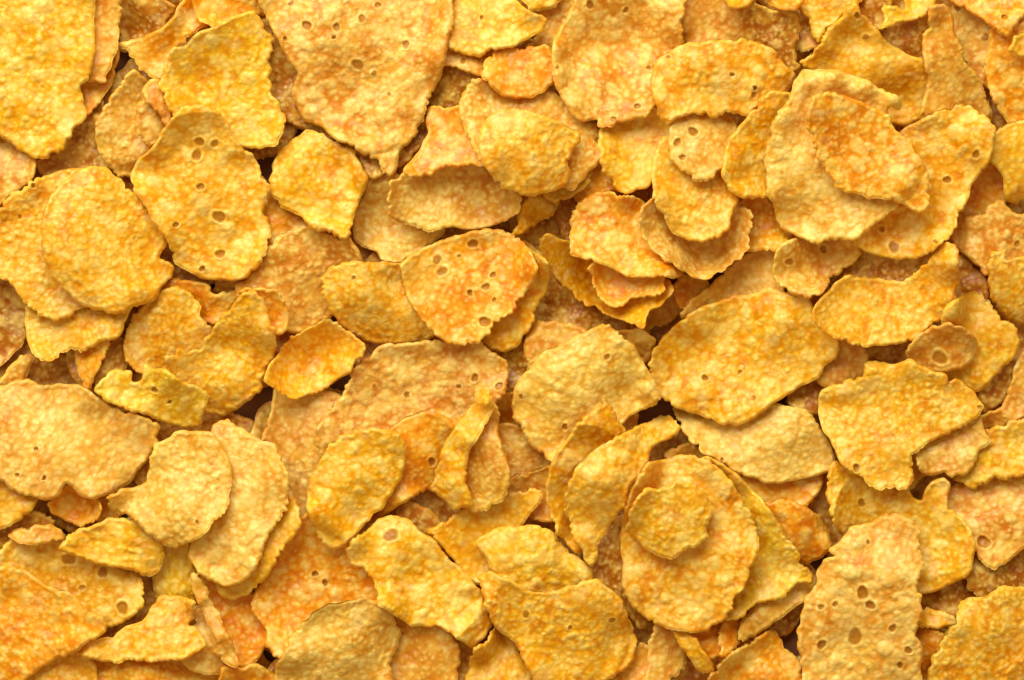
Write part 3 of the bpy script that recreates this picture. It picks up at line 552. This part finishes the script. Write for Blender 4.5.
    o['label'] = label; o['category'] = 'corn flake'; o['group'] = group
    return o

def hash_id(s):
    h = 17
    for ch in str(s): h = (h * 131 + ord(ch)) % 1000003
    return h

# ------------------------------------------------------------------ material
def flake_material():
    m = bpy.data.materials.new('toasted_corn'); m.use_nodes = True
    nt = m.node_tree; N = nt.nodes; Lk = nt.links; N.clear()
    out = N.new('ShaderNodeOutputMaterial'); p = N.new('ShaderNodeBsdfPrincipled'); Lk.new(p.outputs[0], out.inputs[0])
    at = N.new('ShaderNodeAttribute'); at.attribute_name = 'surface'
    atp = N.new('ShaderNodeAttribute'); atp.attribute_name = 'pit'
    sep = N.new('ShaderNodeSeparateColor'); Lk.new(at.outputs['Color'], sep.inputs[0])
    oi = N.new('ShaderNodeObjectInfo'); tc = N.new('ShaderNodeTexCoord')
    off = N.new('ShaderNodeVectorMath'); off.operation = 'SCALE'
    cmb = N.new('ShaderNodeCombineXYZ')
    for k in range(3): Lk.new(oi.outputs['Random'], cmb.inputs[k])
    Lk.new(cmb.outputs[0], off.inputs[0]); off.inputs['Scale'].default_value = 3.7
    add = N.new('ShaderNodeVectorMath'); add.operation = 'ADD'
    Lk.new(tc.outputs['Object'], add.inputs[0]); Lk.new(off.outputs[0], add.inputs[1])
    def noise(scale, detail=3, rough=0.6):
        n = N.new('ShaderNodeTexNoise'); n.inputs['Scale'].default_value = scale
        n.inputs['Detail'].default_value = detail; n.inputs['Roughness'].default_value = rough
        Lk.new(add.outputs[0], n.inputs['Vector']); return n
    def mapr(sock, a, b, c=0.0, d=1.0):
        r = N.new('ShaderNodeMapRange'); Lk.new(sock, r.inputs[0])
        for i, v in enumerate((a, b, c, d)): r.inputs[i + 1].default_value = v
        r.clamp = True; return r.outputs[0]
    def mix(fac, A, B, mode='MIX'):
        x = N.new('ShaderNodeMix'); x.data_type = 'RGBA'; x.blend_type = mode; x.clamp_result = True
        if isinstance(fac, float): x.inputs[0].default_value = fac
        else: Lk.new(fac, x.inputs[0])
        for s, v in ((6, A), (7, B)):
            if isinstance(v, tuple): x.inputs[s].default_value = v
            else: Lk.new(v, x.inputs[s])
        return x.outputs[2]
    base = oi.outputs['Color']
    # richer orange where the corn toasted and at painted shade, in irregular patches
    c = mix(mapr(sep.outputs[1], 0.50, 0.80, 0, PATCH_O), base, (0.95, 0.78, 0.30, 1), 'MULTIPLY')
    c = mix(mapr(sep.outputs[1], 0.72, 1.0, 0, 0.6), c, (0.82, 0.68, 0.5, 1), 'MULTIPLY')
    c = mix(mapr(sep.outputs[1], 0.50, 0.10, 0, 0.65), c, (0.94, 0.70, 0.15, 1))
    n2 = noise(330, 3)
    c = mix(mapr(n2.outputs[0], 0.50, 0.70, 0, 0.35), c, (0.93, 0.68, 0.14, 1))
    c = mix(mapr(n2.outputs[0], 0.46, 0.30, 0, 0.45), c, (0.95, 0.84, 0.35, 1), 'MULTIPLY')
    # paler blister caps, deeper orange between
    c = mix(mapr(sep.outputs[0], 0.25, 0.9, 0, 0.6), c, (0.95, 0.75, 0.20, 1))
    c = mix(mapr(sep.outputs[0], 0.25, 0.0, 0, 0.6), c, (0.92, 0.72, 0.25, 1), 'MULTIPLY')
    wob = noise(420, 2); wv = N.new('ShaderNodeVectorMath'); wv.operation = 'SCALE'; wv.inputs['Scale'].default_value = 0.0011
    Lk.new(wob.outputs['Color'], wv.inputs[0])
    wa = N.new('ShaderNodeVectorMath'); wa.operation = 'ADD'; Lk.new(add.outputs[0], wa.inputs[0]); Lk.new(wv.outputs[0], wa.inputs[1])
    vo = N.new('ShaderNodeTexVoronoi'); vo.feature = 'SMOOTH_F1'; vo.inputs['Scale'].default_value = 820; vo.inputs['Smoothness'].default_value = 0.25
    vo.inputs['Randomness'].default_value = 1.0
    Lk.new(wa.outputs[0], vo.inputs['Vector'])
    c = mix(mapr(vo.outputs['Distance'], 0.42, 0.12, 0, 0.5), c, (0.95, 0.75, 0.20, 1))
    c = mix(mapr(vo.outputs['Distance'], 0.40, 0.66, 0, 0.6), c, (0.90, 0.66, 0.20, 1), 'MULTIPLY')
    n6 = noise(230, 3, 0.65)
    c = mix(mapr(n6.outputs[0], 0.55, 0.72, 0, 0.55), c, (0.95, 0.76, 0.25, 1))
    # toasted brown flecks
    n3 = noise(900, 2)
    c = mix(mapr(n3.outputs[0], 0.70, 0.80, 0, 0.55), c, (0.36, 0.14, 0.03, 1))
    n4 = noise(160, 4)
    c = mix(mapr(n4.outputs[0], 0.58, 0.76, 0, 0.5), c, (0.66, 0.33, 0.03, 1))
    # browned rim in places, thin floor of burst bubbles darkened to paint the shade of a deep hole
    n5 = noise(120, 2)
    rimf = N.new('ShaderNodeMath'); rimf.operation = 'MULTIPLY'
    Lk.new(sep.outputs[2], rimf.inputs[0]); Lk.new(mapr(n5.outputs[0], 0.45, 0.65, 0.0, 0.6), rimf.inputs[1])
    rimp = N.new('ShaderNodeMath'); rimp.operation = 'MULTIPLY'
    Lk.new(sep.outputs[2], rimp.inputs[0]); Lk.new(mapr(n5.outputs[0], 0.55, 0.40, 0.0, 0.55), rimp.inputs[1])
    c = mix(rimp.outputs[0], c, (0.96, 0.70, 0.09, 1))
    c = mix(rimf.outputs[0], c, (0.84, 0.38, 0.04, 1))
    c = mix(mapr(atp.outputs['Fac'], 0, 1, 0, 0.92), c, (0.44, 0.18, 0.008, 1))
    Lk.new(c, p.inputs['Base Color'])
    nr = noise(700, 2)
    Lk.new(mapr(nr.outputs[0], 0.3, 0.7, 0.25, 0.50), p.inputs['Roughness'])
    p.inputs['IOR'].default_value = 1.45
    p.inputs['Specular IOR Level'].default_value = 0.38
    p.inputs['Subsurface Weight'].default_value = SSS
    p.inputs['Subsurface Radius'].default_value = (1.0, 0.6, 0.25)
    p.inputs['Subsurface Scale'].default_value = 0.00055
    b1 = N.new('ShaderNodeBump'); b1.inputs['Distance'].default_value = 0.00030; b1.inputs['Strength'].default_value = 0.58
    inv = N.new('ShaderNodeMath'); inv.operation = 'SUBTRACT'; inv.inputs[0].default_value = 1.0; Lk.new(vo.outputs['Distance'], inv.inputs[1])
    nb_ = noise(2600, 3); sm = N.new('ShaderNodeMath'); sm.operation = 'MULTIPLY_ADD'; sm.inputs[1].default_value = 0.22
    Lk.new(nb_.outputs[0], sm.inputs[0]); Lk.new(inv.outputs[0], sm.inputs[2])
    Lk.new(sm.outputs[0], b1.inputs['Height']); Lk.new(b1.outputs[0], p.inputs['Normal'])
    return m

PATCH_O = 0.8
SSS = 0.0
TRANSL = 0.0
MAT = flake_material()

# ------------------------------------------------------------------ the tray under the heap
tm = bpy.data.materials.new('dark_wood'); tm.use_nodes = True
tb = tm.node_tree.nodes['Principled BSDF']; tb.inputs['Roughness'].default_value = 0.6
tn = tm.node_tree.nodes.new('ShaderNodeTexNoise'); tn.inputs['Scale'].default_value = 60
tr = tm.node_tree.nodes.new('ShaderNodeValToRGB')
tr.color_ramp.elements[0].color = (0.16, 0.05, 0.012, 1); tr.color_ramp.elements[1].color = (0.24, 0.09, 0.02, 1)
tm.node_tree.links.new(tn.outputs[0], tr.inputs[0]); tm.node_tree.links.new(tr.outputs[0], tb.inputs['Base Color'])
me = bpy.data.meshes.new('tabletop')
a, b, t = 0.16, 0.125, 0.01
me.from_pydata([(x, y, z) for z in (-t, -0.0004) for x, y in ((-a, -b), (a, -b), (a, b), (-a, b))], [],
               [(3, 2, 1, 0), (4, 5, 6, 7), (0, 1, 5, 4), (1, 2, 6, 5), (2, 3, 7, 6), (3, 0, 4, 7)])
me.materials.append(tm)
tab = bpy.data.objects.new('tabletop', me); C.objects.link(tab); tab['kind'] = 'structure'

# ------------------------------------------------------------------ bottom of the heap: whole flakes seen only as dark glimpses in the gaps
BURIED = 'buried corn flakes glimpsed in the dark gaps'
gb = np.random.default_rng(11)
def blob(cx, cy, R, g):
    n = 14; th0 = g.random() * 6.28; e = g.uniform(0.72, 1.0)
    pts = []
    for i in range(n):
        t = 2 * math.pi * i / n
        r = R * (1 + 0.13 * g.uniform(-1, 1))
        x, y = r * math.cos(t), r * e * math.sin(t)
        pts.append((cx + x * math.cos(th0) - y * math.sin(th0), cy + x * math.sin(th0) + y * math.cos(th0)))
    return pts
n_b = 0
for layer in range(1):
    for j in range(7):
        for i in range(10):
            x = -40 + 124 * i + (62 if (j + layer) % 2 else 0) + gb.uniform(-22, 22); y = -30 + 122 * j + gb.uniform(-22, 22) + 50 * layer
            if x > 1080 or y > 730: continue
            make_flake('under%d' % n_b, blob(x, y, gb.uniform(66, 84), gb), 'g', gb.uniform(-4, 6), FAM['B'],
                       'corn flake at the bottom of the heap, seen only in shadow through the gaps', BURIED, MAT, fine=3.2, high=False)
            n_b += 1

# ------------------------------------------------------------------ the flakes of the photograph, bottom ones first
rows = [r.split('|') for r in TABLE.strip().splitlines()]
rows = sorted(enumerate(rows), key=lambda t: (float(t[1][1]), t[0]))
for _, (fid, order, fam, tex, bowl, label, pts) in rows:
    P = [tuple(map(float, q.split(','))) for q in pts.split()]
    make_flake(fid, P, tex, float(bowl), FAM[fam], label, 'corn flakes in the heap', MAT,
               forms=FORM.get(fid, ()), pits=PITS.get(fid, ()), toast_shade=TOAST_SHADE.get(fid, ()), high=float(order) > 3.6)
print('max heap height', H.max(), 'mean', H[M:-M, M:-M].mean())

# ------------------------------------------------------------------ camera
cam = bpy.data.cameras.new('camera'); co_ = bpy.data.objects.new('camera', cam); C.objects.link(co_)
co_.location = (0, 0, CAM * S)
cam.sensor_width = 36; cam.lens = 36 * CAM / 1024.0
cam.clip_start = 0.05; cam.clip_end = 20
bpy.context.scene.camera = co_

# ------------------------------------------------------------------ light: one big softbox beyond the top of the picture, a weak fill
def area(name, loc, size, power, col, target=(0, 0, 0)):
    l = bpy.data.lights.new(name, 'AREA'); l.shape = 'RECTANGLE'; l.size, l.size_y = size; l.energy = power; l.color = col
    o = bpy.data.objects.new(name, l); C.objects.link(o); o.location = loc
    o.rotation_euler = (Vector(target) - Vector(loc)).to_track_quat('-Z', 'Y').to_euler()
    return o
area('softbox', (-0.28, 0.84, 0.74), (1.10, 0.90), KEY, (1.0, 0.95, 0.90))
w = bpy.data.worlds.new('World'); bpy.context.scene.world = w; w.use_nodes = True
w.node_tree.nodes['Background'].inputs[0].default_value = (1.0, 0.67, 0.32, 1)
w.node_tree.nodes['Background'].inputs[1].default_value = FILL
sc = bpy.context.scene
sc.view_settings.view_transform = 'Standard'; sc.view_settings.look = 'None'; sc.view_settings.exposure = 0; sc.view_settings.gamma = 1
sc.cycles.max_bounces = 6; sc.cycles.diffuse_bounces = 5
